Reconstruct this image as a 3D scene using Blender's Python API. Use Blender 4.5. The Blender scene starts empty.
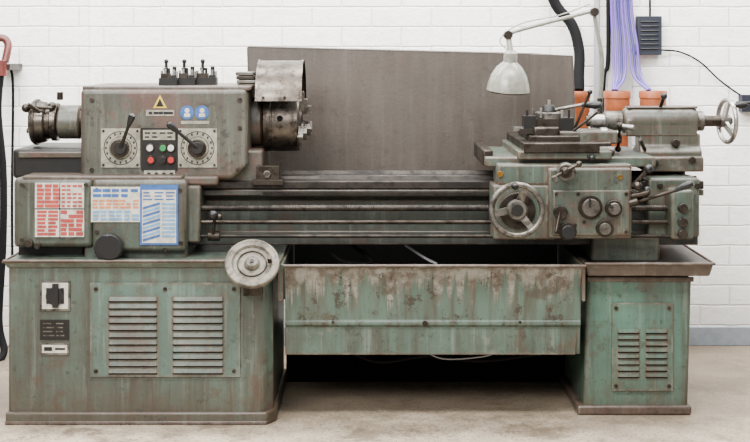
import bpy, bmesh, math, random
from mathutils import Vector, Matrix
random.seed(7)
D=4.6; S=280.0; H=1.336; HY=50.0
def X(px,Y=0): return (px-375)/S*(D+Y)/D
def Z(py,Y=0): return H-(py-HY)/S*(D+Y)/D
def R(rp,Y=0): return rp/S*(D+Y)/D
def P(px,py,Y): return Vector((X(px,Y),Y,Z(py,Y)))
col=bpy.context.scene.collection

# ---------------- materials ----------------
def s2l(c):
    return tuple(((v/255)/12.92 if v/255<=0.04045 else ((v/255+0.055)/1.055)**2.4) for v in c)+(1,)
def tone(c,k=.42,sat=1.0):
    l=s2l(c)[:3]; y=.2126*l[0]+.7152*l[1]+.0722*l[2]
    return tuple(max(0.002,(y+(v-y)*sat)*k) for v in l)+(1,)
class NT:
    def __init__(s,name):
        s.m=bpy.data.materials.new(name); s.m.use_nodes=True
        s.t=s.m.node_tree; s.t.nodes.clear()
        s.out=s.n('ShaderNodeOutputMaterial'); s.b=s.n('ShaderNodeBsdfPrincipled')
        s.l(s.b.outputs[0],s.out.inputs[0]); s.tc=s.n('ShaderNodeTexCoord')
    def n(s,k): return s.t.nodes.new(k)
    def l(s,a,b): s.t.links.new(a,b)
    def noise(s,scale,detail=4,rough=.55,vec=(1,1,1),off=(0,0,0)):
        mp=s.n('ShaderNodeMapping'); mp.inputs['Scale'].default_value=vec; mp.inputs['Location'].default_value=off
        s.l(s.tc.outputs['Object'],mp.inputs['Vector'])
        no=s.n('ShaderNodeTexNoise'); no.inputs['Scale'].default_value=scale
        no.inputs['Detail'].default_value=detail; no.inputs['Roughness'].default_value=rough
        s.l(mp.outputs[0],no.inputs['Vector']); return no.outputs[0]
    def ramp(s,f,a,b,va=0.,vb=1.):
        r=s.n('ShaderNodeMapRange'); r.inputs['From Min'].default_value=a; r.inputs['From Max'].default_value=b
        r.inputs['To Min'].default_value=va; r.inputs['To Max'].default_value=vb
        s.l(f,r.inputs['Value']); return r.outputs[0]
    def math(s,op,a,b):
        m=s.n('ShaderNodeMath'); m.operation=op
        for i,v in enumerate((a,b)):
            if isinstance(v,(int,float)): m.inputs[i].default_value=v
            else: s.l(v,m.inputs[i])
        return m.outputs[0]
    def mix(s,f,a,b):
        m=s.n('ShaderNodeMix'); m.data_type='RGBA'
        for i,v in ((0,f),(6,a),(7,b)):
            if isinstance(v,(int,float,tuple)): m.inputs[i].default_value=v
            else: s.l(v,m.inputs[i])
        return m.outputs[2]
    def edge(s,rad=.010):
        bv=s.n('ShaderNodeBevel'); bv.samples=4; bv.inputs['Radius'].default_value=rad
        g=s.n('ShaderNodeNewGeometry'); d=s.n('ShaderNodeVectorMath'); d.operation='DOT_PRODUCT'
        s.l(bv.outputs[0],d.inputs[0]); s.l(g.outputs['Normal'],d.inputs[1])
        return s.math('SUBTRACT',1.0,d.outputs['Value'])
    def bump(s,h,st,dist=.01):
        b=s.n('ShaderNodeBump'); b.inputs['Strength'].default_value=st; b.inputs['Distance'].default_value=dist
        s.l(h,b.inputs['Height']); s.l(b.outputs[0],s.b.inputs['Normal'])
def simple(name,c,rough=.5,metal=0.,var=.0,k=.8,spec=.5):
    t=NT(name)
    base=tuple(v*k for v in s2l(c)[:3])+(1,)
    if var>0:
        f=t.noise(30,6,.7)
        dk=tuple(v*(1-var) for v in base[:3])+(1,)
        t.l(t.mix(t.ramp(f,.42,.60),base,dk),t.b.inputs['Base Color'])
    else: t.b.inputs['Base Color'].default_value=base
    t.b.inputs['Roughness'].default_value=rough; t.b.inputs['Metallic'].default_value=metal
    t.b.inputs['Specular IOR Level'].default_value=spec
    return t.m
def paint(name,base,base2,grime=(66,55,43),g=.6,chips=.6,gs=0.45,rust=(90,64,49),rough=.36,pale=.25,k=.42,sat=1.05,edge=.9,prim=0.,bare=.35,low=0.):
    t=NT(name); T=lambda c:tone(c,k,sat)
    c=t.mix(t.ramp(t.noise(3.1,6,.6),.38,.60),T(base),T(base2))
    br=t.noise(2.0,8,.68,(1,1,1),(3,1,7))
    c=t.mix(t.math('MULTIPLY',t.ramp(br,.44,.62),g*.7),c,T(grime))
    sp=t.noise(70,6,.7)
    st=t.noise(1.0,7,.68,(22,22,1.5))
    c=t.mix(t.math('MULTIPLY',t.ramp(st,gs+.0,gs+.17),g*.8),c,T(grime))
    st2=t.noise(1.0,6,.7,(45,45,2.2),(5,5,5))
    c=t.mix(t.math('MULTIPLY',t.ramp(st2,.54,.66),pale),c,T((172,178,164)))
    ch2=t.noise(17,9,.8,(1,1,1),(9,2,4))
    if low>0:
        sep=t.n('ShaderNodeSeparateXYZ'); t.l(t.tc.outputs['Object'],sep.inputs[0])
        zz=t.math('ADD',sep.outputs[2],t.math('MULTIPLY',t.math('SUBTRACT',ch2,.5),.6))
        c=t.mix(t.ramp(zz,.20,.0,0,low),c,T((88,68,53)))
    if prim>0:
        pr=t.noise(4.2,9,.72,(1,1,1),(2.3,6,1))
        c=t.mix(t.math('MULTIPLY',t.ramp(pr,.55,.57),prim),c,T((112,78,67)))
    ba=t.noise(8,9,.78,(1,1,1),(1,8,3))
    c=t.mix(t.math('MULTIPLY',t.ramp(ba,.605,.63),bare),c,T((152,146,132)))
    ch=t.noise(6.5,9,.78,(1,1,.8))
    c=t.mix(t.math('MULTIPLY',t.ramp(ch,.55,.59),chips*.85),c,T(rust))
    c=t.mix(t.math('MULTIPLY',t.ramp(ch2,.575,.60),chips),c,T((44,37,30)))
    c=t.mix(t.math('MULTIPLY',t.ramp(sp,.575,.65),chips*.75),c,T((46,40,34)))
    if edge>0:
        ed=t.edge(.016)
        c=t.mix(t.math('MULTIPLY',t.math('MULTIPLY',t.ramp(ed,.004,.05),t.ramp(ch2,.40,.50)),edge),c,T((104,74,57)))
        c=t.mix(t.math('MULTIPLY',t.math('MULTIPLY',t.ramp(ed,.03,.12),t.ramp(ba,.50,.56)),.6),c,T((165,158,144)))
    t.l(c,t.b.inputs['Base Color'])
    t.l(t.ramp(br,.3,.7,rough-.08,rough+.25),t.b.inputs['Roughness'])
    t.b.inputs['Specular IOR Level'].default_value=.45
    t.bump(sp,.2,.004)
    return t.m
def steel(name,c,dirt=(60,50,42),amt=.5,rough=.35,metal=.85,k=.5):
    t=NT(name)
    kk=t.noise(7,7,.7); k2=t.noise(28,6,.7)
    cc=t.mix(t.math('MULTIPLY',t.ramp(kk,.40,.58),amt),tone(c,k,1.1),tone(dirt,k))
    cc=t.mix(t.math('MULTIPLY',t.ramp(k2,.52,.60),amt),cc,tone(dirt,k*.8))
    t.l(cc,t.b.inputs['Base Color'])
    t.l(t.ramp(kk,.35,.7,rough,rough+.3),t.b.inputs['Roughness'])
    t.b.inputs['Metallic'].default_value=metal
    t.bump(t.noise(80,3),.08,.003)
    return t.m
GREEN=paint('green_paint_pedestal',(100,124,111),(84,104,93),g=.8,chips=.6,k=.45,low=.7)
GREENR=paint('green_paint_bright',(98,140,122),(86,118,105),g=.6,chips=.55,gs=.48,k=.46,low=.6)
PANEL=paint('green_paint_louver',(104,132,120),(92,117,106),g=.55,chips=.45,gs=.48,k=.45,pale=.3)
HEAD=paint('grey_green_paint_headstock',(104,107,93),(86,88,75),g=.75,chips=.7,grime=(74,62,49),k=.42,prim=.7,sat=1.0)
GEAR=paint('green_paint_gearbox',(94,111,97),(78,90,78),g=.8,chips=.65,k=.41)
BEDM=paint('green_paint_bed',(80,92,82),(66,74,66),g=.9,chips=.65,grime=(46,39,31),k=.30,sat=.95)
APRON=paint('green_paint_apron',(100,119,105),(86,101,90),g=.75,chips=.75,k=.42,prim=.35)
RUSTP=paint('worn_edge_paint',(118,99,86),(94,78,67),g=.6,chips=.7,rust=(86,58,46),k=.42,bare=.5,sat=1.0,edge=.4)
STEEL=steel('machined_steel',(160,155,147),amt=.65,k=.44)
STEELD=steel('oily_steel',(102,94,86),amt=.75,rough=.3,k=.38)
WAY=steel('oily_bed_way',(92,84,77),dirt=(44,37,31),amt=.8,rough=.35,metal=.6,k=.27)
ROD=steel('oily_rod_steel',(98,88,78),dirt=(44,37,30),amt=.85,rough=.4,metal=.6,k=.27)
STEELB=steel('bright_steel',(212,208,202),amt=.4,rough=.25,k=.52)
CHUCK=steel('chuck_steel',(134,125,116),dirt=(58,47,39),amt=.8,rough=.25,metal=.85,k=.37)
CGUARD=steel('chuck_guard_sheet',(140,132,123),dirt=(76,65,56),amt=.7,rough=.25,metal=.9,k=.40)
WHEEL=steel('handwheel_cast',(156,149,132),dirt=(86,75,63),amt=.75,rough=.5,metal=.25,k=.38)
BLACK=simple('black_plastic',(20,20,21),.35,spec=.35)
BLACKM=simple('black_oily_metal',(24,22,20),.45,.1,.3,spec=.3)
DARK=simple('dark_slot',(10,10,9),.9,spec=.1)
UNDERSHADE=simple('under_tray_shade',(10,9,8),.9,0,.4,.5,.1)  # near-black colour standing in for the shade under the tray
CREAM=simple('cream_dial_plate',(178,172,152),.45,0,.45,.54)
WHITEP=simple('white_placard',(222,216,202),.45,0,.35,.62)
RED=simple('red_print',(176,58,50),.5,0,.35,.7)
BLUE=simple('blue_print',(40,88,152),.5,0,.3,.75)
LBLUE=simple('light_blue_print',(104,155,195),.5,0,.3,.75)
ORANGEP=simple('orange_print',(206,126,76),.5,0,.3,.75)
YEL=simple('yellow_sticker',(220,186,50),.45,0,.25,.75)
GRNB=simple('green_button',(30,120,66),.35)
REDB=simple('red_button',(160,32,30),.35)
WHITEB=simple('white_button',(200,200,194),.35)
ENAMEL=simple('grey_cream_enamel',(178,177,162),.3,.1,.3,.48)
BRASS=steel('brass',(190,140,70),amt=.4)
GUARD=paint('splash_guard_sheet',(108,98,89),(94,85,77),g=.5,chips=.28,grime=(80,67,57),rust=(92,72,59),rough=.40,pale=.08,k=.40,sat=1.05,edge=0,bare=.06)
PURP=simple('purple_cable',(105,78,170),.45)
PURP2=simple('violet_cable',(60,50,130),.45)
PVC=simple('grey_pvc',(160,160,162),.4)
PVCW=simple('white_trunking',(214,214,212),.5)
ORPIPE=simple('orange_drain_plastic',(180,96,54),.45,0,.25,.7)
RUBBER=simple('black_rubber',(13,13,14),.8,spec=.15)
BOXM=simple('dark_grey_box',(38,42,54),.6,k=.6,spec=.3)
REDH=simple('red_enamel',(120,44,36),.4,0,.4,.55)
BULB=simple('bulb_glass',(240,238,225),.2)

def tray_mat():
    t=NT('tray_streaked_paint'); k=.44; T=lambda c:tone(c,k,1.02)
    g0=t.mix(t.ramp(t.noise(2.6,6,.6),.35,.65),T((108,132,118)),T((92,112,100)))
    st=t.noise(1.0,7,.7,(38,4,1.6))
    st2=t.noise(1.0,7,.7,(22,4,2.0),(4,4,4))
    sep=t.n('ShaderNodeSeparateXYZ'); t.l(t.tc.outputs['Object'],sep.inputs[0])
    zz=t.math('ADD',sep.outputs[2],t.math('MULTIPLY',t.math('SUBTRACT',st,.5),.55))
    f=t.ramp(zz,Z(294),Z(280))
    g0=t.mix(t.math('MULTIPLY',t.ramp(st2,.46,.60),.7),g0,T((84,70,56)))
    zl=t.math('ADD',sep.outputs[2],t.math('MULTIPLY',t.math('SUBTRACT',st2,.5),.35))
    g0=t.mix(t.ramp(zl,Z(330),Z(362),0,.6),g0,T((80,68,56)))
    pale=t.mix(t.ramp(t.noise(12,8,.75),.42,.56),T((184,179,167)),T((118,101,88)))
    c=t.mix(t.math('MULTIPLY',f,.85),g0,pale)
    c=t.mix(t.ramp(t.noise(20,9,.78),.56,.60,0,.85),c,T((64,50,40)))
    c=t.mix(t.ramp(t.noise(5,9,.78,(1,1,1),(2,2,2)),.56,.60,0,.65),c,T((82,64,51)))
    t.l(c,t.b.inputs['Base Color']); t.b.inputs['Roughness'].default_value=.48
    t.b.inputs['Specular IOR Level'].default_value=.35
    return t.m
TRAY=tray_mat()

# ---------------- geometry helpers ----------------
class B:
    def __init__(s,mats): s.bm=bmesh.new(); s.mats=mats if isinstance(mats,list) else [mats]
    def _f(s,vs,mi):
        try:
            f=s.bm.faces.new(vs); f.material_index=mi; f.smooth=True
        except ValueError: pass
    def hexa(s,pts,mi=0):
        v=[s.bm.verts.new(p) for p in pts]
        for q in ((0,1,2,3),(7,6,5,4),(0,4,5,1),(1,5,6,2),(2,6,7,3),(3,7,4,0)): s._f([v[i] for i in q],mi)
    def box(s,x0,x1,y0,y1,z0,z1,mi=0):
        s.hexa([(x0,y0,z0),(x1,y0,z0),(x1,y0,z1),(x0,y0,z1),(x0,y1,z0),(x1,y1,z0),(x1,y1,z1),(x0,y1,z1)],mi)
    def pbox(s,a,b,c,d,Y0,Y1,mi=0):
        s.box(X(a,Y0),X(b,Y0),Y0,Y1,Z(d,Y0),Z(c,Y0),mi)
    def prism(s,poly,axis,a,b,mi=0):
        def mk(p,t):
            return {'x':(t,p[0],p[1]),'y':(p[0],t,p[1]),'z':(p[0],p[1],t)}[axis]
        va=[s.bm.verts.new(mk(p,a)) for p in poly]; vb=[s.bm.verts.new(mk(p,b)) for p in poly]
        n=len(poly); s._f(va,mi); s._f(vb[::-1],mi)
        for i in range(n): s._f([va[i],va[(i+1)%n],vb[(i+1)%n],vb[i]],mi)
    def rev(s,o,ax,prof,seg=32,mi=0,closed=False):
        o=Vector(o); q=Vector((0,0,1)).rotation_difference(Vector(ax).normalized())
        rings=[]
        for r,t in prof:
            if r<=1e-7: rings.append([s.bm.verts.new(o+q@Vector((0,0,t)))])
            else: rings.append([s.bm.verts.new(o+q@Vector((r*math.cos(2*math.pi*i/seg),r*math.sin(2*math.pi*i/seg),t))) for i in range(seg)])
        n=len(rings); rng=range(n if closed else n-1)
        for k in rng:
            a=rings[k]; b=rings[(k+1)%n]
            for i in range(seg):
                j=(i+1)%seg
                if len(a)==1 and len(b)==1: continue
                if len(a)==1: s._f([a[0],b[i],b[j]],mi)
                elif len(b)==1: s._f([a[i],a[j],b[0]],mi)
                else: s._f([a[i],a[j],b[j],b[i]],mi)
    def cyl(s,p0,p1,r,r2=None,mi=0,seg=28,ch=None):
        p0=Vector(p0);p1=Vector(p1);L=(p1-p0).length
        if r2 is None:r2=r
        if ch is None: ch=min(r,r2,L)*.1
        s.rev(p0,p1-p0,[(0,0),(r-ch,0),(r,ch),(r2,L-ch),(r2-ch,L),(0,L)],seg,mi)
    def ball(s,c,r,mi=0,seg=20,sq=1.0,ax=(0,0,1)):
        n=10
        s.rev(c,ax,[(r*math.sin(math.pi*i/n) if 0<i<n else 0,-r*sq*math.cos(math.pi*i/n)) for i in range(n+1)],seg,mi)
    def torus(s,c,ax,Rr,r,mi=0,seg=48,flat=1.0):
        s.rev(c,ax,[(Rr+r*math.cos(2*math.pi*i/12),r*flat*math.sin(2*math.pi*i/12)) for i in range(12)],seg,mi,True)
    def knob(s,px,py,Y,L,rp,mi=0,seg=32,r2=None):
        r=R(rp,Y); p=P(px,py,Y); s.cyl(p,p+Vector((0,-L,0)),r,(R(r2,Y) if r2 else None),mi,seg)
    def path(s,pts,r,mi=0,seg=12,sub=8,smooth=True):
        pts=[Vector(p) for p in pts]
        if smooth and len(pts)>2:
            out=[]; q=[pts[0]*2-pts[1]]+pts+[pts[-1]*2-pts[-2]]
            for i in range(1,len(q)-2):
                for k in range(sub):
                    t=k/sub; a,b,c,d=q[i-1:i+3]
                    out.append(.5*((2*b)+(c-a)*t+(2*a-5*b+4*c-d)*t*t+(3*b-a-3*c+d)*t**3))
            out.append(pts[-1]); pts=out
        rings=[]; up=None
        for i,p in enumerate(pts):
            d=(pts[min(i+1,len(pts)-1)]-pts[max(i-1,0)]).normalized()
            if up is None: up=d.orthogonal().normalized()
            else: up=(up-d*up.dot(d)).normalized()
            w=d.cross(up)
            rings.append([s.bm.verts.new(p+(up*math.cos(2*math.pi*k/seg)+w*math.sin(2*math.pi*k/seg))*r) for k in range(seg)])
        for a,b in zip(rings,rings[1:]):
            for k in range(seg): s._f([a[k],a[(k+1)%seg],b[(k+1)%seg],b[k]],mi)
        s._f(rings[0][::-1],mi); s._f(rings[-1],mi)
    def done(s,name,parent=None,bevel=0,seg=2,ang=35):
        bmesh.ops.recalc_face_normals(s.bm,faces=s.bm.faces)
        me=bpy.data.meshes.new(name); s.bm.to_mesh(me); s.bm.free()
        for m in s.mats: me.materials.append(m)
        me.set_sharp_from_angle(angle=math.radians(ang))
        ob=bpy.data.objects.new(name,me); col.objects.link(ob)
        if bevel:
            md=ob.modifiers.new('bevel','BEVEL'); md.width=bevel; md.segments=seg; md.limit_method='ANGLE'; md.angle_limit=math.radians(40)
        if parent: ob.parent=parent
        return ob
def empty(name):
    e=bpy.data.objects.new(name,None); e.empty_display_size=.1; col.objects.link(e); return e

# ---------------- room ----------------
WY=1.23
def wall_mat():
    t=NT('white_painted_brick')
    sx=t.n('ShaderNodeSeparateXYZ'); t.l(t.tc.outputs['Object'],sx.inputs[0])
    wob=t.math('MULTIPLY',t.math('SUBTRACT',t.noise(9,3),.5),.010)
    cx=t.n('ShaderNodeCombineXYZ'); t.l(t.math('ADD',t.math('ADD',sx.outputs[0],sx.outputs[1]),wob),cx.inputs[0]); t.l(t.math('ADD',sx.outputs[2],wob),cx.inputs[1])
    br=t.n('ShaderNodeTexBrick'); t.l(cx.outputs[0],br.inputs['Vector'])
    br.inputs['Scale'].default_value=1; br.inputs['Brick Width'].default_value=.27; br.inputs['Row Height'].default_value=.09
    br.inputs['Mortar Size'].default_value=.006; br.inputs['Mortar Smooth'].default_value=1
    br.inputs['Color1'].default_value=s2l((248,247,243)); br.inputs['Color2'].default_value=s2l((241,240,235)); br.inputs['Mortar'].default_value=s2l((228,224,215))
    c=t.mix(t.ramp(t.noise(1.3,5),.5,.75,0,.4),br.outputs['Color'],s2l((230,218,196)))
    c=t.mix(t.ramp(t.noise(14,8,.75),.52,.66,0,.4),c,s2l((214,207,195)))
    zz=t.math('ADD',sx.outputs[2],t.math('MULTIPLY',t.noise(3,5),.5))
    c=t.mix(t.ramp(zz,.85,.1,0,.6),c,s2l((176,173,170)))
    t.l(c,t.b.inputs['Base Color']); t.b.inputs['Roughness'].default_value=.85
    t.b.inputs['Specular IOR Level'].default_value=.2
    h=t.math('ADD',t.math('MULTIPLY',br.outputs['Fac'],-1.1),t.math('MULTIPLY',t.noise(26,7,.7),1.4))
    t.bump(h,.55,.007)
    return t.m
WALL=wall_mat()
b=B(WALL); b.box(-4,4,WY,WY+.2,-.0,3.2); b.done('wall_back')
b=B(WALL); xe=X(88,WY-.03); b.box(-4,xe,WY-.03,WY-.001,0,3.2); b.done('trim_1',None,.006)
b=B(simple('grey_blue_baseboard',(150,158,166),.5,0,.15)); b.box(xe,4,WY-.015,WY,0,.085); b.done('baseboard_back',None,.003)
def floor_mat():
    t=NT('concrete_floor')
    c=t.mix(t.ramp(t.noise(1.6,6),.38,.60),s2l((184,170,148)),s2l((156,143,124)))
    c=t.mix(t.ramp(t.noise(5,9,.72),.46,.60,0,.6),c,s2l((124,110,92)))
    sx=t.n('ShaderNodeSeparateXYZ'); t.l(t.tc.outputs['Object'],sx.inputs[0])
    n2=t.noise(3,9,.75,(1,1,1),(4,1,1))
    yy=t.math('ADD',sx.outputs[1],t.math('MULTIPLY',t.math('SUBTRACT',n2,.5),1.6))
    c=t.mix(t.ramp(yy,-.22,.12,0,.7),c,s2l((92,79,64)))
    c=t.mix(t.ramp(n2,.54,.58,0,.6),c,s2l((96,83,68)))
    c=t.mix(t.ramp(t.noise(90,3),.54,.64,0,.8),c,s2l((84,75,64)))
    t.l(c,t.b.inputs['Base Color']); t.l(t.ramp(t.noise(4,5),.3,.7,.4,.65),t.b.inputs['Roughness'])
    t.bump(t.noise(50,5),.2,.004); return t.m
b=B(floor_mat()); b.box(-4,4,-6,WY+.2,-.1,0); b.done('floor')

# ---------------- lathe ----------------
L=empty('engine_lathe')
def screws(b,lst,Y,rp=2.2,mi=0):
    for (a,c) in lst: b.knob(a,c,Y,.005,rp,mi,12)
zt=Z(262)
b=B(GREEN); x0,x1=X(8),X(272)
b.prism([(x0,0.0),(x1-.03,0),(x1,.04),(x1,.62),(x0,.62)],'z',.0,zt)
b.done('left_pedestal',L,.012,3)
b=B(GREEN); xa,xb=X(5,-.012),X(275,-.012)
b.prism([(xa,-.012),(xb-.03,-.012),(xb,.04),(xb,.63),(xa,.63)],'z',.0,.045); b.done('left_plinth',L,.008,3)
b=B(RUSTP); b.prism([(xa-.001,-.014),(xb-.03,-.014),(xb+.001,.04),(xb+.001,.3),(xa-.001,.3)],'z',.0,.014); b.done('left_plinth_worn_foot',L,.004)
def tray_lip(name,a,c,Y0,Y1,pt,pb,mat):
    b=B(mat); b.hexa([(X(a+3,Y0),Y0+.015,Z(pb,Y0)),(X(c-3,Y0),Y0+.015,Z(pb,Y0)),(X(c,Y0),Y0,Z(pt,Y0)),(X(a,Y0),Y0,Z(pt,Y0)),
     (X(a+3,Y0),Y1,Z(pb,Y0)),(X(c-3,Y0),Y1,Z(pb,Y0)),(X(c,Y0),Y1,Z(pt,Y0)),(X(a,Y0),Y1,Z(pt,Y0))]); b.done(name,L,.005,2)
tray_lip('left_tray_shelf',3,281,-.02,.66,262,269,GREEN)
tray_lip('right_tray_shelf',585,714,.06,.7,264,277,RUSTP)
b=B(RUSTP); b.path([P(3,261,-.02),P(281,261,-.02)],.005); b.path([P(585,264,.06),P(714,264,.06)],.006)
b.path([P(3,262,-.02),(X(3,-.02),.3,Z(262,-.02)),(X(3,-.02),.66,Z(262,-.02))],.005)
b.path([P(714,264,.06),(X(714,.06),.3,Z(264,.06)),(X(714,.06),.7,Z(264,.06))],.006); b.done('tray_rolled_rims',L)
b=B(BLACKM); b.box(X(590,.06),X(708,.06),.08,.68,Z(264,.06)-.001,Z(264,.06)+.002); b.done('oily_residue_right',L)
def louvers(name,a,c,d,e,Y,colsx,y0,y1,n,mat,cor):
    b=B([mat,DARK,STEELD]); 
    b.pbox(a,c,d,e,Y-.008,Y+.001)
    f=Y-.008
    for (u,v) in colsx:
        for i in range(n):
            yc=y0+(y1-y0)*i/(n-1); hh=(y1-y0)/(n-1)*.32
            zt_,zb=Z(yc-hh,f),Z(yc+hh*.8,f); xu,xv=X(u,f),X(v,f); o=.0055; m=.006
            b.hexa([(xu+m,f-o,zb),(xv-m,f-o,zb),(xv-m,f-.001,zt_),(xu+m,f-.001,zt_),(xu,f+.001,zb),(xv,f+.001,zb),(xv,f+.001,zt_),(xu,f+.001,zt_)],0)
            b.box(xu+.003,xv-.003,f-.005,f+.0005,zb-.0045,zb-.0005,1)
    screws(b,cor,f,2.0,2)
    return b.done(name,L,.0015,1)
louvers('louver_panel_left',90,240,283,377,0,[(108,158),(172,224)],299,371,11,PANEL,[(96,289),(234,289),(96,371),(234,371),(165,289)])
Yr=.12
zr=Z(277,Yr)
b=B(GREENR)
x0t,x1t=X(587,Yr),X(692,Yr)
x0b,x1b=X(583,Yr),X(688,Yr)
b.hexa([(x0b,Yr,0),(x1b,Yr,0),(x1t,Yr,zr),(x0t,Yr,zr),(x0b,.66,0),(x1b,.66,0),(x1t,.66,zr+.04),(x0t,.66,zr+.04)])
b.done('right_pedestal',L,.014,3)
b=B(RUSTP); b.box(X(577,Yr),X(691,Yr),Yr-.012,.67,0,.035); b.done('right_plinth',L,.008,3)
louvers('louver_panel_right',612,673,303,391,Yr,[(617,640),(645,668)],331,375,8,GREENR,[(616,308),(669,308),(616,386),(669,386)])
b=B(RUSTP); b.pbox(587,694,277,282,.113,.121); b.done('right_pedestal_worn_band',L,.003)
b=B(TRAY)
xl,xr=X(283,-.01),X(586,-.01)
prof=[(-.015,Z(266,-.015)),(.0,Z(268,.0)),(.03,Z(290,.03)),(.036,Z(320,.036)),(.030,Z(322,.03)),(.030,Z(325,.03)),(.04,Z(327,.04)),(.05,Z(354,.05)),
      (.06,Z(354,.06)),(.05,Z(325,.05)),(.045,Z(288,.045)),(.015,Z(268,.015))]
b.prism(prof,'x',xl+.004,xr-.012)
b.done('tray_front',L,.002,1)
b=B([GREEN,BLACKM])
b.hexa([(xl+.005,.04,Z(355,.04)),(xr-.03,.04,Z(355,.04)),(xr-.012,.04,Z(300,.04)),(xl+.005,.04,Z(300,.04)),(xl+.03,.64,Z(355,.03)),(xr-.05,.64,Z(355,.03)),(xr-.02,.64,Z(300,.03)),(xl+.005,.64,Z(300,.03))])
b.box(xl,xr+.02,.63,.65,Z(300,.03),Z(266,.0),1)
b.box(xl-.02,xl+.0,.0,.64,Z(300,.03),Z(264,.0),0); b.box(xr-.012,xr,.0,.64,Z(300,.03),Z(266,.0),0)
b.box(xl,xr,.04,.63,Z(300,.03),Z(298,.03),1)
b.done('chip_tray_body',L,.003)
b=B([STEELD]); b.knob(425,323,.03,.012,2.6); b.knob(333,322,.03,.006,1.5); b.knob(520,322,.03,.006,1.5); b.done('tray_bolts',L)
b=B([RUSTP]); b.path([(xl,-.012,Z(266,-.012)),(xr,-.012,Z(266,-.012))],.006); b.done('tray_front_rim',L)
b=B(UNDERSHADE); b.box(X(275,0)+.0,X(580,.3),.58,.61,0,Z(352,.05)); b.done('under_tray_shade_panel',L,.004)  # added dark panel, paints the shade between the pedestals
b=B([RUBBER,PVC])
b.path([P(350,352,.25),P(380,362,.25),P(430,356,.25),P(480,361,.25),P(540,354,.25)],.006)
b.path([P(425,352,.22),P(445,359,.22),P(480,357,.22),P(500,352,.22)],.0025,1)
b.path([P(350,243,.3),P(372,262,.28),P(345,262,.25),P(330,252,.25)],.008)
b.path([P(405,245,.3),P(425,258,.28),P(437,264,.25)],.005,1)
b.done('coolant_hoses',L)
b=B(STEELD)
for i in range(220):
    px=random.uniform(290,575); Y=random.uniform(.1,.6); z=Z(298,.03)+.003; x=X(px); a=random.uniform(0,6.3); l=random.uniform(.006,.02)
    b.hexa([(x,Y,z),(x+l*math.cos(a),Y+l*math.sin(a),z),(x+l*math.cos(a),Y+l*math.sin(a),z+.004),(x,Y,z+.004),(x+.002,Y+.003,z),(x+.002+l*math.cos(a),Y+.003+l*math.sin(a),z),(x+.002+l*math.cos(a),Y+.003+l*math.sin(a),z+.004),(x+.002,Y+.003,z+.004)])
b.done('metal_swarf',L)
b=B([WHEEL,STEELD,BLACKM])
c=P(252,264,-.09); ax=Vector((.05,-.76,.65)).normalized()
b.rev(c,ax,[(0,-.012),(R(24),-.012),(R(27),-.004),(R(27),.006),(R(25),.012),(R(20),.010),(R(18),.002),(R(8),.0),(R(7),.012),(R(5),.018),(0,.018)],48,0)
b.torus(c+ax*.006,ax,R(25),.007,0)
b.torus(c+ax*.004,ax,R(14),.003,1)
b.cyl(c,c-ax*.10+Vector((0,.03,0)),.018,mi=1)
b.cyl(c+ax*.016,c+ax*.022,.007,mi=2)
u=ax.cross(Vector((1,0,0))).normalized()
b.cyl(c+Vector((1,0,0))*R(17)+u*.01,c+Vector((1,0,0))*R(17)+u*.01+ax*.03,.007,.009,mi=1)
b.pbox(243,262,276,296,-.03,.02,1)
b.done('pedestal_handwheel',L)
b=B([STEEL,WHITEP,BLACK,STEELD,GREENR])
b.pbox(40,70,281,311,-.006,.001,0); b.pbox(42,68,283,309,-.008,-.005,1)
b.knob(55,296,-.008,.008,9,2); b.pbox(52,58,284,308,-.022,-.012,2); b.pbox(46,51,288,304,-.010,-.007,2); b.pbox(60,64,288,304,-.010,-.007,2)
b.done('mains_switch',L,.001)
b=B([BLACKM,STEEL,WHITEP]); b.pbox(40,69,320,340,-.004,.001,0)
for r in range(4):
    b.pbox(43,43+random.uniform(8,12),323+r*4,324.2+r*4,-.005,-.0035,1); b.pbox(56,58+random.uniform(4,8),323+r*4,324.2+r*4,-.005,-.0035,1)
b.pbox(40,69,343,355,-.004,.001,1); b.pbox(42,67,345,353,-.005,-.003,2); b.pbox(44,52,347,351,-.006,-.004,0); b.pbox(55,65,348,350,-.006,-.004,0)
b.done('data_plates',L)

b=B(GEAR); b.pbox(84,187,244,262,.08,.6); b.pbox(592,660,236,264,.14,.6); b.done('bed_feet',L,.01)
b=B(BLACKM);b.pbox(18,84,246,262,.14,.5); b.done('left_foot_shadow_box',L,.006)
b=B(GEAR); b.pbox(13,93,178,248,.06,.5); b.done('change_gear_cover',L,.018,3)
b=B(GEAR); b.pbox(92,186,180,252,.045,.5); b.done('feed_gearbox',L,.016,3)
b=B(RUSTP); b.pbox(22,182,176,182,.065,.45); b.done('gearbox_top_edge',L,.006)
b=B(BLACKM); b.pbox(12,100,149,179,.2,.55); b.done('gear_train_guard',L,.015)
b=B(HEAD); b.pbox(18,88,152,158,.19,.25); b.done('guard_lip',L,.004)
b=B([BLACK,STEELD]); b.knob(110,246,.045,.05,9,1); b.knob(110,247,.02,.035,14,0,40); b.knob(110,247,-.015,.012,12,0,40); b.done('feed_selector_knob',L)
b=B([STEELD]); screws(b,[(22,185),(22,240),(86,185),(97,190),(180,190),(97,232),(181,243),(165,250)],.045,2.2); b.knob(30,243,.06,.02,4); b.knob(38,246,.06,.012,3); b.done('gearbox_screws',L)
def rows(b,x0,x1,y0,y1,nr,nc,Y,mi,fill=.7,hh=.5):
    for r in range(nr):
        for c in range(nc):
            if random.random()>.93: continue
            cw=(x1-x0)/nc; rh=(y1-y0)/nr; xs=x0+c*cw+cw*.1; xe_=xs+cw*fill*random.uniform(.7,1.1); ys=y0+r*rh+rh*(1-hh)/2
            b.pbox(xs,min(xe_,x1),ys,ys+rh*hh,Y-.0012,Y,mi)
b=B([WHITEP,RED,BLACK]); Yp=.052
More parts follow.
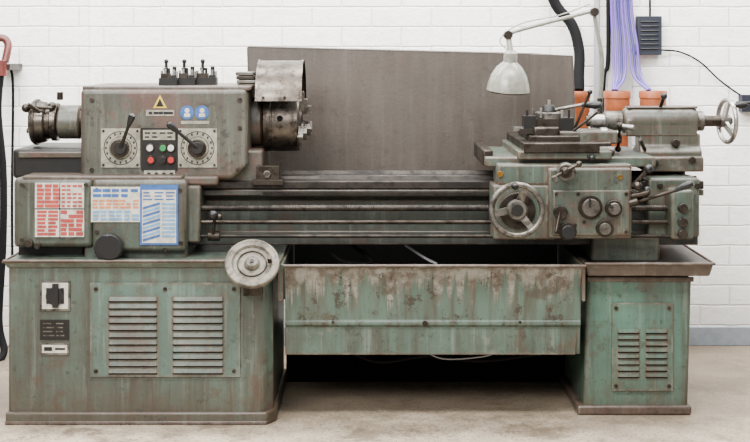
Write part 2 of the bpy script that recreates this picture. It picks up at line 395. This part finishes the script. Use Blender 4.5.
b.pbox(35,84,183,237,Yp,.062)
rows(b,36,60,184,208,6,3,Yp,1,.95,.8); rows(b,61,83,184,208,6,4,Yp,1,.8,.5); rows(b,36,58,210,236,7,2,Yp,1,.95,.7); rows(b,60,83,210,236,6,3,Yp,1,.95,.8)
b.pbox(35,84,208.3,209.3,Yp-.0015,Yp,2); b.pbox(59.4,60.2,183,237,Yp-.0015,Yp,2)
b.done('thread_chart_red',L)
b=B([WHITEP,BLUE,ORANGEP,LBLUE]); Yp=.041
b.pbox(91,140,187,222,Yp,.047); rows(b,92,139,188,198,2,5,Yp,1,.85,.6); rows(b,92,139,199,209,3,7,Yp,2,.9,.6); rows(b,92,139,210,221,3,6,Yp,3,.9,.65)
b.done('feed_chart_blue',L)
b=B([WHITEP,BLUE,LBLUE]); b.pbox(140,178,185,245,Yp-.001,.047,1); b.pbox(142,176,190,243,Yp-.002,.045,0)
rows(b,142,176,191,201,3,3,Yp-.002,1,.8,.4)
for i in range(9):
    y=204+i*4
    b.prism([(X(143,Yp),Z(y+3,Yp)),(X(160,Yp),Z(y-2,Yp)),(X(160,Yp),Z(y+.4,Yp)),(X(143,Yp),Z(y+5.4,Yp))],'y',Yp-.0035,Yp-.001,2 if i%2 else 1)
    b.pbox(162,175,y-1,y+1.2,Yp-.0035,Yp-.001,2)
b.done('gear_ratio_placard',L)

# headstock
Yh=.14
b=B(HEAD)
xa,xb=X(80,Yh),X(247,Yh); za,zb=Z(180,Yh),Z(89,Yh)
b.prism([(xa,za),(xb-.05,za),(xb-.0,za+.05),(xb,zb),(xa,zb)],'y',Yh,.62)
b.done('headstock',L,.018,4)
b=B(RUSTP); b.pbox(82,250,86,91,Yh+.01,.6); b.done('headstock_lid',L,.006,2)
b=B(HEAD); b.pbox(186,262,150,186,.2,.6); b.pbox(100,218,176,186,.12,.3); b.done('headstock_base',L,.01,2)
b=B(STEELD); screws(b,[(92,100),(240,100),(92,170),(238,170),(240,128)],Yh,2.3); b.done('headstock_screws',L)
Yd=Yh-.004
def dial(name,cx,cy,tip):
    b=B([CREAM,STEELD,BLACK,STEELB,BLACKM])
    b.pbox(cx-19.5,cx+19.5,cy-19.5,cy+19.5,Yd,Yh+.001,0)
    b.torus(P(cx,cy,Yd),(0,-1,0),R(17),.0016,2)
    b.torus(P(cx,cy,Yd),(0,-1,0),R(11.5),.001,2)
    for i in range(16):
        a=i*math.pi/8; p=P(cx+14.5*math.cos(a),cy+14.5*math.sin(a),Yd)
        b.box(p.x-.003,p.x+.003,Yd-.001,Yd,p.z-.004,p.z+.004,2)
    b.knob(cx,cy,Yd,.03,9,1); b.knob(cx,cy,Yd-.03,.012,6,4)
    a0=P(cx,cy,Yd-.036); t=P(tip[0],tip[1],Yd-.085)
    b.cyl(a0,t,.007,.0055,mi=4); d=(t-a0).normalized()
    b.rev(t-d*.03,d,[(0,0),(.007,0),(.010,.015),(.013,.035),(.011,.048),(0,.055)],20,2)
    for (sx,sy) in ((-17,-17),(17,-17),(-17,17),(17,17)): b.knob(cx+sx,cy+sy,Yd,.003,1.3,1,10)
    b.done(name,L)
dial('speed_dial_left',120.5,148,(131,119)); dial('speed_dial_right',197.5,148,(172,127))
b=B([BLACKM,CREAM,WHITEB,GRNB,REDB,BLACK,STEELD])
b.pbox(141,177,128,170,Yd-.004,Yh+.001,0); b.pbox(143,175,130,140,Yd-.006,Yd,1); rows(b,144,174,131,139,2,4,Yd-.006,5,.7,.4)
for (px,py,mi) in ((150,148,2),(163,148,3),(171,148,2),(151,160,4),(163,160,5),(171,160,4)):
    b.knob(px,py,Yd-.004,.005,4.6,6,20); b.knob(px,py,Yd-.009,.008,3.2,mi,20)
b.pbox(144,175,170,178,Yd-.002,Yh+.001,1)
for i in range(4): b.knob(149+i*7.5,174,Yd-.002,.004,1.8,5,12)
b.done('push_button_station',L,.001)
b=B([YEL,BLACK,BLUE,WHITEP,CREAM])
b.prism([(X(153,Yh),Z(108,Yh)),(X(167,Yh),Z(108,Yh)),(X(160,Yh),Z(95,Yh))],'y',Yh-.002,Yh+.001,0)
b.prism([(X(156,Yh),Z(106.6,Yh)),(X(164,Yh),Z(106.6,Yh)),(X(160,Yh),Z(98.5,Yh))],'y',Yh-.003,Yh,1)
for cx in (187,202):
    b.knob(cx,112.5,Yh+.001,.003,7,2); b.knob(cx,110.5,Yh-.002,.001,2.4,3); b.pbox(cx-3,cx+3,113.5,117,Yh-.003,Yh,3)
b.pbox(146,174,110,116,Yh-.002,Yh+.001,4); rows(b,148,173,111,115,1,5,Yh-.002,1,.9,.6)
b.pbox(181,209,121,124,Yh-.002,Yh+.001,4)
b.done('safety_stickers',L)
b=B([CHUCK,STEELD,BLACK,HEAD])
Ys=.34; zc=Z(122,Ys)
def axc(b,p0,p1,rp,mi=0,zc_=None,Y=Ys,r2=None): b.cyl((X(p0,Y),Y,zc_),(X(p1,Y),Y,zc_),R(rp,Y),R(r2,Y) if r2 else None,mi,40)
axc(b,60,86,14,1,zc); axc(b,53,59,19,0,zc); axc(b,47,53,17,1,zc); axc(b,33,48,22,0,zc,r2=20); axc(b,36,39,23,1,zc); axc(b,60,82,17,3,zc)
b.cyl(P(60,100,Ys-.03),P(60,92,Ys-.03),.012,mi=1)
b.cyl(P(52,108,Ys-.06),P(28,107,Ys-.09),.007,mi=1); b.ball(P(26,108,Ys-.09),.017,1); b.ball(P(52,106,Ys-.05),.016,1)
b.cyl(P(40,112,Ys-.09),P(28,104,Ys-.12),.007,mi=1)
for k in range(4):
    a=k*1.57+.6; yy=Ys+R(14,Ys)*math.cos(a); z_=zc+R(14,Ys)*math.sin(a); b.cyl((X(30,Ys),yy,z_),(X(34,Ys),yy,z_),.010,mi=1)
b.done('rear_handle_hub',L)
# chuck on the spindle line, curved guard above it
b=B([CHUCK,STEELD,STEEL,DARK,HEAD])
Yc=.36; zc=Z(122,Yc)
axc(b,244,264,24,4,zc,Yc)
xx0,xx1=X(264,Yc),X(300,Yc); r=R(29,Yc)
b.rev((xx0,Yc,zc),(1,0,0),[(0,0),(r*.93,0),(r,.006),(r,.03),(r*.98,.032),(r*.98,.037),(r,.039),(r,xx1-xx0-.006),(r*.96,xx1-xx0),(r*.5,xx1-xx0),(r*.45,xx1-xx0+.008),(r*.25,xx1-xx0+.008),(r*.25,xx1-xx0-.05),(0,xx1-xx0-.05)],64,0)
for k in range(3):
    a=math.radians(215+120*k); u=Vector((0,math.cos(a),math.sin(a))); v=Vector((0,-math.sin(a),math.cos(a))); o=Vector((xx1,Yc,zc))
    for (r0,r1,h,w) in ((.28,1.05,.016,.020),(.3,.8,.030,.017),(.3,.56,.044,.017)):
        pts=[]
        for hh in (-.004,h):
            for (rr,ww) in ((r0,-w),(r1,-w),(r1,w),(r0,w)): pts.append(o+u*r*rr+v*ww+Vector((hh,0,0)))
        b.hexa(pts,2)
for k in range(3):
    a=math.radians(170+120*k); o=Vector(((xx0+xx1)/2,Yc+r*.99*math.cos(a),zc+r*.99*math.sin(a))); b.cyl(o,o+Vector((0,math.cos(a),math.sin(a)))*.004,.011,mi=3)
b.done('three_jaw_chuck',L)
b=B([CGUARD,STEELD])
zg=Z(104,Yc); ro=R(43.5,Yc); ri=ro-.004; A=[math.radians(6+182*i/40) for i in range(41)]
def arc(rr,rev_=False):
    q=[(Yc-rr*math.cos(a),zg+rr*math.sin(a)) for a in A]; return q[::-1] if rev_ else q
gx0,gx1=X(259,Yc),X(304,Yc)
b.prism(arc(ro)+arc(ri,True),'x',gx0,gx1,0)
b.prism(arc(ro),'x',gx0,gx0+.004,0)
b.prism(arc(ro+.003)+arc(ri,True),'x',gx1-.008,gx1,0); b.prism(arc(ro+.003)+arc(ri,True),'x',gx0,gx0+.008,0)
b.cyl((gx0+.03,Yc-ro+.0,zg+.03),(gx0+.03,Yc-ro+.015,zg+.03),.006,mi=1); b.cyl((gx0+.11,Yc-ro+.0,zg+.03),(gx0+.11,Yc-ro+.015,zg+.03),.006,mi=1)
b.done('chuck_guard',L)
zt_=Z(86,Yh+.01)
b=B([BLACKM,STEELD,STEELB,BLUE])
for i,(px,w) in enumerate(((169,9),(187,9),(206,11))):
    Yt=.25+.03*i; cx=X(px,Yt); ww=R(w,Yt)
    b.box(cx-ww,cx+ww,Yt-.03,Yt+.03,zt_-.006,zt_+.028,0); b.box(cx-ww*.8,cx+ww*.2,Yt-.025,Yt+.025,zt_+.028,zt_+.045,1); b.box(cx+ww*.3,cx+ww*.9,Yt-.02,Yt+.02,zt_+.028,zt_+.038,0)
    for dx in (-.75,-.35,.05,.6,.9): b.cyl((cx+dx*ww,Yt-.01,zt_+.02),(cx+dx*ww,Yt-.01,zt_+.066-.014*abs(dx)),.005,mi=2 if dx!=.05 else 0,seg=10)
    b.cyl((cx-ww*.3,Yt,zt_+.04),(cx-ww*.3,Yt,zt_+.088),.006,mi=0,seg=12); b.ball((cx-ww*.3,Yt,zt_+.09),.009,0)
    b.cyl((cx-ww*.3,Yt,zt_+.055),(cx-ww*.3,Yt,zt_+.066),.011,mi=1,seg=12)
    b.cyl((cx+ww*.6,Yt,zt_+.03),(cx+ww*.6,Yt,zt_+.070),.008,mi=0,seg=12)
b.done('quick_change_tool_holders',L,.001)
b=B([STEELD,GUARD,STEEL])
Yt=.33
for i in range(4): b.pbox(237-i*.5,257-i,84-i*4,87.6-i*4,Yt-.05,Yt+.05,i%2*2)
b.done('chuck_jaw_stack',L,.003)

# bed
b=B([BEDM,WAY,WAY])
xL,xR=X(186,.2),X(703,.2)
def zz(py,Y): return Z(py,Y)
prof=[(.20,zz(186,.2)),(.20,zz(196,.2)),(.235,zz(200,.235)),(.235,zz(232,.235)),(.19,zz(236,.19)),(.19,zz(245,.19)),(.58,zz(245,.19)),(.58,zz(186,.2))]
b.prism(prof,'x',xL,xR-.02,0)
zb0=zz(186,.2)
for (y0,y1) in ((.185,.27),(.30,.34),(.42,.46),(.49,.58)):
    b.box(xL-.0,xR,y0,y1,zb0-.01,zb0+.02,2 if y0<.2 else 1)
b.prism([(.275,zb0+.0),(.287,zb0+.032),(.30,zb0+.0)],'x',xL,xR,1); b.prism([(.46,zb0),(.475,zb0+.034),(.49,zb0)],'x',xL,xR,1)
b.box(xL,xR,.186,.21,zb0-.035,zb0-.012,0)
b.done('lathe_bed',L,.004,2)
b=B(ROD)
n=140
for i in range(n):
    xx=X(262,.18)+(X(492,.18)-X(262,.18))*i/n; b.box(xx,xx+.0032,.176,.188,zb0-.034,zb0-.02)
b.done('feed_rack',L)
b=B([STEELD,ROD,BEDM])
for (py,rr,Y,mi) in ((208,.011,.13,1),(222,.0085,.12,0),(236,.007,.11,1)):
    b.cyl((X(184,Y),Y,Z(py,Y)),(X(690,Y),Y,Z(py,Y)),rr,mi=mi,ch=.001)
b.done('leadscrew_and_feed_rods',L)
b=B(ROD)
for i in range(230):
    xx=X(200,.13)+i*.0075
    if xx>X(680,.13): break
    b.torus((xx,.13,Z(208,.13)),(1,0,0),.0108,.0015,0,14)
b.done('leadscrew_thread',L)
b=B([GEAR,STEELD]); b.pbox(186,200,186,243,.09,.25); b.done('left_rod_bracket',L,.008)
b=B([APRON,BLACKM]); b.pbox(671,694,190,240,.07,.25); b.pbox(648,700,178,238,.16,.3); b.done('right_rod_bracket',L,.012,3)
b=B([STEELD,BLACKM]);
for (px,py,Yq) in ((682,208,.07),(682,222,.07),(682,234,.07)): b.knob(px,py,Yq,.02,5,0)
b.knob(660,186,.16,.008,3); b.knob(697,186,.16,.008,3)
b.done('bracket_caps',L)
b=B([STEELD,STEEL]); b.pbox(256,279,166,183,.165,.28); b.pbox(252,283,180,185,.16,.22); b.knob(267,174,.165,.014,4,1,6); b.done('bed_stop',L,.004)
b=B([BLACK,STEELD]); b.cyl(P(213,236,.1),P(215,214,.08),.006,mi=1); b.ball(P(213,215,.06),.018,0); b.ball(P(219,217,.08),.013,1); b.cyl(P(208,236,.11),P(220,236,.11),.018,mi=1); b.done('start_lever_left',L)
# carriage
b=B(APRON)
b.pbox(493,556,185,240,.03,.20); b.pbox(548,632,168,239,.02,.20); b.pbox(497,632,164,186,.04,.20)
b.done('apron',L,.010,3)
b=B([APRON]); b.pbox(553,630,190,236,.012,.03); b.done('apron_cover',L,.006,2)
b=B([APRON,STEEL,STEELD])
b.pbox(485,656,157,167,.10,.62,0); b.pbox(483,493,150,166,.14,.58,2); b.pbox(518,612,151,160,.06,.66,0)
b.done('saddle',L,.006,2)
b=B([STEELD,STEEL,HEAD]); b.pbox(524,600,143,153,.05,.66,0); b.pbox(530,580,136,145,.12,.5,0); b.done('cross_slide',L,.004,2)
b=B([HEAD,STEELD]); b.pbox(552,618,131,144,.17,.34,0); b.pbox(534,560,127,138,.15,.37,1); b.pbox(556,612,142,152,.14,.4,1); b.done('compound_slide',L,.008,3)
def handwheel(name,c,ax,Rr,rr,sp,mats,hub=.02,handle=True,a0=.5,hl=.05,hs=1):
    b=B(mats); ax=Vector(ax).normalized(); c=Vector(c)
    b.torus(c,ax,Rr,rr,0)
    u=ax.orthogonal().normalized(); 
    if abs(ax.y)>.5: u=Vector((1,0,0))
    else: u=Vector((0,0,1))
    v=ax.cross(u)
    for k in range(sp):
        a=a0+2*math.pi*k/sp; d=u*math.cos(a)+v*math.sin(a)
        w=ax.cross(d)
        q=[]
        for (t,ww) in ((hub*.7,.014),(Rr,.010)):
            for (sa,sb) in ((-1,-1),(1,-1),(1,1),(-1,1)): q.append(c+d*t+w*ww*sa+ax*.006*sb-ax*(.012 if t<Rr*.5 else 0))
        b.hexa(q,0)
    b.cyl(c-ax*.03,c+ax*.008,hub,mi=1); b.cyl(c+ax*.008,c+ax*.018,hub*.6,mi=2)
    if handle:
        a=a0+.5; d=u*math.cos(a)+v*math.sin(a); h=c+d*Rr
        b.rev(h,ax*hs,[(0,0),(.008,0),(.008,.012),(.013,.03),(.012,hl),(.006,hl+.01),(0,hl+.01)],16,2)
    return b.done(name,L)
b=B([STEEL,STEELD]); b.knob(517,210,.03,.05,10,0); b.knob(517,210,.03,.02,18,1); b.done('apron_handwheel_dial',L)
handwheel('apron_handwheel',P(517,210,-.05),(0,-1,0),R(25),.0105,3,[STEEL,STEEL,BLACKM],.035,True,1.2)
b=B([STEELB,STEELD,BLACK,BRASS,STEEL])
for (px,py,r_,l,mi) in ((560,212,7,.02,1),(590,207,12,.014,1),(590,207,9,.03,4),(613,208,8.5,.02,1),(613,208,6,.032,4),(604,228,8.5,.02,1),(604,228,6,.03,4),(567,231,9,.016,1),(567,231,7,.04,2)):
    b.knob(px,py,.014,l,r_,mi)
p=P(560,212,-.004); b.cyl(p,P(556,232,-.02),.006,mi=1); 
b.cyl(P(590,207,-.016),P(590,199,-.02),.004,mi=2); b.cyl(P(613,208,-.018),P(608,203,-.02),.004,mi=2)
screws(b,[(556,194),(626,194),(556,232),(626,232),(578,194),(575,225),(584,222)],.014,1.8,1)
b.knob(500,174,.04,.006,3,3); b.knob(620,177,.02,.006,2.5,3)
b.done('apron_controls',L)
b=B([STEELB,STEELD,BLACK,STEEL]); b.knob(565,171,.02,.05,9,3,36); b.knob(565,171,-.03,.02,6.5,1)
b.cyl(P(553,178,-.055),P(579,164,-.055),.006,mi=1); b.ball(P(579,164,-.055),.011,1); b.ball(P(565,171,-.055),.015,1)
p=P(553,178,-.055); b.cyl(p,p+Vector((0,-.05,0)),.008,.011,mi=3)
b.done('cross_feed_crank',L)
b=B([STEELD,BLACKM,STEELB,STEEL,BLACK])
Yt=.22
b.pbox(532,566,119,133,Yt-.03,Yt+.09,0)
b.cyl(P(549,119.5,Yt+.03),P(549,112,Yt+.03),R(15),mi=3); b.cyl(P(549,112,Yt+.03),P(549,105,Yt+.03),R(8),R(6),mi=1); 
b.cyl(P(549,105,Yt+.03),P(549,100,Yt+.03),.006,mi=2)
b.pbox(524,536,116,131,Yt-.045,Yt+.03,1); b.pbox(560,574,118,132,Yt-.04,Yt+.05,1); b.pbox(520,556,129,134,Yt-.05,Yt+.02,0)
b.pbox(514,530,127,131,Yt-.03,Yt-.01,2)
for px in (527,533,541,562,569): b.cyl(P(px,118,Yt-.02),P(px,107+random.uniform(0,4),Yt-.02),.0045,mi=random.choice((1,2,3)),seg=10)
b.cyl(P(549,111,Yt+.03),P(586,104,Yt-.02),.007,.006,mi=3); b.rev(P(582,105,Yt-.015),P(600,105,Yt-.04)-P(582,105,Yt-.015),[(0,0),(.009,0),(.011,.02),(.016,.05),(.012,.07),(0,.075)],20,4)
b.done('tool_post',L,.0015)
b=B([BLACK,STEELD]); b.cyl(P(575,128,.2),P(590,92,.16),.005,mi=1); b.ball(P(590,92,.16),.010,0); b.cyl(P(572,132,.18),P(598,112,.14),.005,mi=1); b.done('clamp_levers',L)
b=B([STEELB,STEELD,STEEL,BLACK])
Y=.25; z_=Z(137,Y)
b.cyl((X(600,Y),Y,z_),(X(607,Y),Y,z_),R(10),mi=0,seg=36); b.cyl((X(607,Y),Y,z_),(X(621,Y),Y,z_),R(7),mi=2); 
b.cyl(P(620,125,.2),P(618,150,.26),.006,mi=1); b.ball(P(620,126,.2),.014,1); b.ball(P(618,149,.26),.012,1); b.cyl(P(620,126,.2),P(634,128,.17),.008,.011,mi=0)
b.cyl(P(577,151,.1),P(592,158,.05),.006,mi=1); b.ball(P(592,158,.05),.012,3)
b.cyl((X(596,.14),.14,Z(151,.14)),(X(614,.14),.14,Z(151,.14)),R(5),mi=2)
b.done('compound_crank',L)
b=B([BLACK,STEELD,BLACKM])
b.cyl(P(632,196,.03),P(650,192,.0),.010,mi=1); b.cyl(P(630,204,.05),P(684,188,-.02),.006,mi=1)
d=P(690,184,-.03)-P(676,190,-.01); b.rev(P(676,190,-.01),d,[(0,0),(.008,0),(.011,.02),(.015,.05),(.011,.066),(0,.07)],20,0)
b.cyl(P(622,205,.03),P(638,201,.02),.014,mi=1)
b.cyl(P(632,186,.03),P(646,172,.0),.007,mi=1); b.ball(P(649,169,.0),.016,0); b.ball(P(638,186,.01),.016,1)
b.cyl(P(630,190,.03),P(645,196,.02),.007,mi=1); b.ball(P(647,190,.02),.013,0)
b.done('feed_engage_levers',L)
# tailstock
Y=.37; Yf=.30
b=B([HEAD])
b.prism([(Yf-.0,Z(171,.25)),(Yf-.01,Z(152,.29)),(Yf+.02,Z(146,.3)),(Yf+.02,Z(134,.3)),(Yf+.10,Z(134,.3)),(Yf+.10,Z(146,.3)),(Yf+.16,Z(152,.3)),(Yf+.16,Z(171,.25))],'x',X(640,Yf),X(702,Yf),0)
b.done('tailstock_base',L,.008,3)
b=B([HEAD]); b.pbox(646,704,157,172,.24,.58); b.done('tailstock_sole',L,.006,2)
b=B([HEAD,RUSTP,STEELB,STEELD])
z_=Z(121,Y); r=R(14,Y)
b.rev((X(622,Y),Y,z_),(1,0,0),[(0,0),(r*.75,0),(r*.92,.01),(r,.04),(r,X(690,Y)-X(622,Y)),(r*.9,X(696,Y)-X(622,Y)),(0,X(696,Y)-X(622,Y))],48,0)
b.box(X(624,Y),X(694,Y),Y-r*.97,Y+r*.97,z_-r*1.05,z_+.01,0)
b.done('tailstock_barrel',L,.006,2)
b=B(RUSTP); b.box(X(626,Y),X(696,Y),Y-.03,Y+.03,z_+r*.9,z_+r*1.06,0); b.done('tailstock_top_key',L,.004)
b=B([STEELB,STEEL,STEELD,BLACK]); b.cyl((X(590,Y),Y,z_),(X(622,Y),Y,z_),R(7,Y),mi=0); b.cyl((X(586,Y),Y,z_),(X(592,Y),Y,z_),R(5,Y),R(6,Y),mi=1); b.cyl((X(604,Y),Y,z_),(X(622,Y),Y,z_),R(10,Y),mi=1)
b.cyl((X(696,Y),Y,z_),(X(703,Y),Y,z_),R(10,Y),mi=1); b.cyl((X(703,Y),Y,z_),(X(730,Y),Y,z_),R(5.5,Y),mi=2)
b.cyl(P(660,108,Y-.02),P(664,97,Y-.05),.007,mi=2); b.ball(P(664,96,Y-.05),.013,3)
b.cyl(P(645,150,.29),P(640,140,.22),.007,mi=2)
b.knob(675,143,.32,.02,4,2); b.knob(692,160,.24,.01,3.5,2); b.knob(655,163,.24,.01,3.5,2)
b.done('tailstock_quill',L)
handwheel('tailstock_handwheel',(X(727,Y),Y,z_),Vector((1,.17,0)),R(21,Y),.009,3,[STEELB,STEEL,BLACKM],.024,True,.2)

# splash guard
b=B([GUARD,RUSTP])
Yg=.72
def pan(pts,th=.004,mi=0):
    q=[Vector(p) for p in pts]; n=(q[1]-q[0]).cross(q[3]-q[0]).normalized()*th
    b.hexa([*q,*[p+n for p in q]],mi)
pan([P(252,190,Yg),P(530,190,Yg),P(530,54,Yg),P(248,47,Yg)])
pan([P(530,190,Yg),P(577,190,Yg-.10),P(572,56,Yg-.10),P(530,54,Yg)])
pan([P(310,250,.66),P(577,250,.66),P(577,188,Yg-.05),P(262,188,Yg)])
b.path([P(248,47,Yg),P(530,54,Yg),P(572,56,Yg-.10),P(577,190,Yg-.10)],.005,0,smooth=False)
b.path([P(248,47,Yg),P(252,190,Yg)],.005,0)
b.done('splash_guard',L)
# ---------------- machine lamp ----------------
LA=empty('machine_lamp')
b=B([ENAMEL,STEEL,STEELD,BULB,BLACK])
c=P(508,91,.36); ax=Vector((.06,-.12,1)).normalized(); r=R(21,.36)
k=r
b.rev(c,ax,[(k,0),(k*1.03,.002),(k*1.02,.008),(k*.97,.03),(k*.85,.062),(k*.62,.092),(k*.4,.108),(k*.33,.113),(k*.32,.148),(k*.2,.158),(0,.158),(0,.148),(k*.28,.111),(k*.58,.088),(k*.81,.059),(k*.93,.028),(k*.97,.003)],48,0,True)
b.torus(c,ax,k*1.0,.003,2)
b.done('shade',LA)
b=B([BULB]); b.ball(c+ax*.05,.03,0); b.done('bulb',LA)
b=B([ENAMEL,STEELD,BLACK])
j1=P(508,35,.36); j2=P(594,12,.44)
b.cyl(c+ax*.15,j1,.011,mi=0); b.cyl(j1+Vector((0,-.02,0)),j1+Vector((0,.02,0)),.017,mi=1)
b.path([j1,P(520,30,.37),P(585,13,.43),j2],.0075,0)
b.cyl(j2+Vector((0,-.022,0)),j2+Vector((0,.022,0)),.017,mi=1)
b.path([j2,P(597,30,.45),P(602,60,.47),P(600,100,.5)],.0085,0)
b.cyl(P(600,98,.5),P(600,151,.5),.012,mi=1); b.cyl(P(600,146,.5),P(600,151,.5),.03,mi=1)
b.path([c+ax*.15,P(500,40,.37),P(520,24,.38),P(560,15,.42),P(590,4,.45)],.0025,0)
b.done('lamp_arm',LA)

# ---------------- wall services ----------------
def tubeobj(name,pts,r,mat,sub=8,parent=None):
    b=B(mat); b.path(pts,r,0,14,sub); return b.done(name,parent)
tubeobj('black_flexible_hose',[P(545,-25,1.17),P(556,5,1.17),P(572,25,1.15),P(579,50,1.13),P(579,75,1.10),P(579,90,1.08)],.024,RUBBER)
tubeobj('conduit_pipe',[P(597,-30,1.19),(X(597,1.19),1.19,.01)],.014,PVC)
tubeobj('conduit_pipe.001',[P(608,-30,1.19),P(608,60,1.19),P(603,100,1.19),(X(603,1.19),1.19,.01)],.010,RUBBER)
b=B(PVCW); b.box(X(608,1.2),X(632,1.2),1.2,WY-.001,.0,Z(-30,1.2)); b.done('cable_trunking',None,.004)
b=B([PURP,PURP2])
for i in range(7):
    x0_=611+i*3.4; 
    b.path([P(x0_,-30,1.17-.004*(i%2)),P(x0_+.5,10,1.17),P(x0_+2+i*.6,45,1.16),P(616+i*3.6+(3 if i>3 else -2),75,1.14),P(613+i*1.2+(30 if i>3 else 0),90,1.08)],.0062,i%3==2 and 1 or 0)
b.done('network_cable_bundle')
for i,(px,w) in enumerate(((579,11),(617,13),(653,13.5))):
    nm='drain_pipe' if i==0 else 'drain_pipe.%03d'%i
    Y=1.08; r=R(w,Y); z1=Z(91,Y); b=B([ORPIPE]); o=(X(px,Y),Y,0)
    b.rev(o,(0,0,1),[(0,0),(r*.86,0),(r*.86,z1-.10),(r*.97,z1-.09),(r*.97,z1-.035),(r*1.04,z1-.03),(r*1.04,z1-.006),(r,z1),(r*.85,z1),(r*.85,z1-.03),(0,z1-.03)],36); b.done(nm)
b=B([BOXM,BLACK,STEEL]); b.box(X(638,1.17),X(662,1.17),1.17,WY-.001,Z(55,1.17),Z(16,1.17),0)
for i in range(7): 
    y=21+i*4.5; b.pbox(641,659,y,y+1.6,1.166,1.171,1)
wb=b.done('wall_control_box',None,.003)
tubeobj('outgoing_cable',[P(662,50,1.19),P(680,52,1.21),P(700,62,1.21),P(722,82,1.21),P(750,100,1.21),P(790,112,1.21)],.004,RUBBER,8,wb)
tubeobj('incoming_cable',[P(650,-25,1.2),P(650,5,1.2),P(650,18,1.19)],.005,RUBBER,8,wb)
b=B([BOXM,BLACK]); b.pbox(742,766,95,112,1.17,WY-.001,0); b.cyl(P(736,103,1.14),P(750,103,1.14),.008,mi=1); b.done('wall_socket',None,.004)
b=B([RUBBER,REDH,STEELD])
b.path([P(2,62,1.0),P(-2,110,1.0),P(3,170,1.0),P(3,240,1.0),P(-1,320,1.0),P(4,352,.97),P(-8,366,.9)],.016,0)
b.path([P(10,66,1.14),P(13,90,1.14),P(12,200,1.16),P(13,330,1.16)],.006,0)
b.path([P(-14,48,1.02),P(0,38,1.02),P(8,44,1.02),P(5,62,1.0)],.017,1); b.cyl(P(2,60,1.0),P(2,76,1.0),.022,mi=1)
b.pbox(-10,10,64,70,1.0,WY-.032,2)
b.done('air_hose')

# ---------------- lights ----------------
w=bpy.data.worlds.new('world'); bpy.context.scene.world=w; w.use_nodes=True
bg=w.node_tree.nodes['Background']; bg.inputs[0].default_value=(.97,.98,1,1); bg.inputs[1].default_value=.80
def area(name,loc,tgt,sx,sy,pw,c=(1,1,1)):
    l=bpy.data.lights.new(name,'AREA'); l.shape='RECTANGLE'; l.size=sx; l.size_y=sy; l.energy=pw; l.color=c
    o=bpy.data.objects.new(name,l); col.objects.link(o); o.location=loc
    o.rotation_euler=(Vector(tgt)-Vector(loc)).to_track_quat('-Z','Y').to_euler()
area('ceiling_light',(0,-1.6,3.6),(0,.4,.8),4.5,.6,400,(1,.985,.96))
area('wall_fill',(0,.55,3.5),(0,1.05,0),5.5,.5,500,(1,.995,.98))  # unseen fill lamp, added to brighten the back wall
area('front_fill',(-1.8,-4.2,3.2),(0,.2,.6),3,1.2,400,(1,.985,.96))  # unseen fill lamp near the camera, added for frontal light on the lathe
# camera
cd=bpy.data.cameras.new('camera'); cam=bpy.data.objects.new('camera',cd); col.objects.link(cam)
cam.location=(0,-D,H); cam.rotation_euler=(math.radians(90),0,0)
cd.sensor_width=36; cd.lens=36*S*D/750; cd.shift_y=-(221-HY)/750
bpy.context.scene.camera=cam
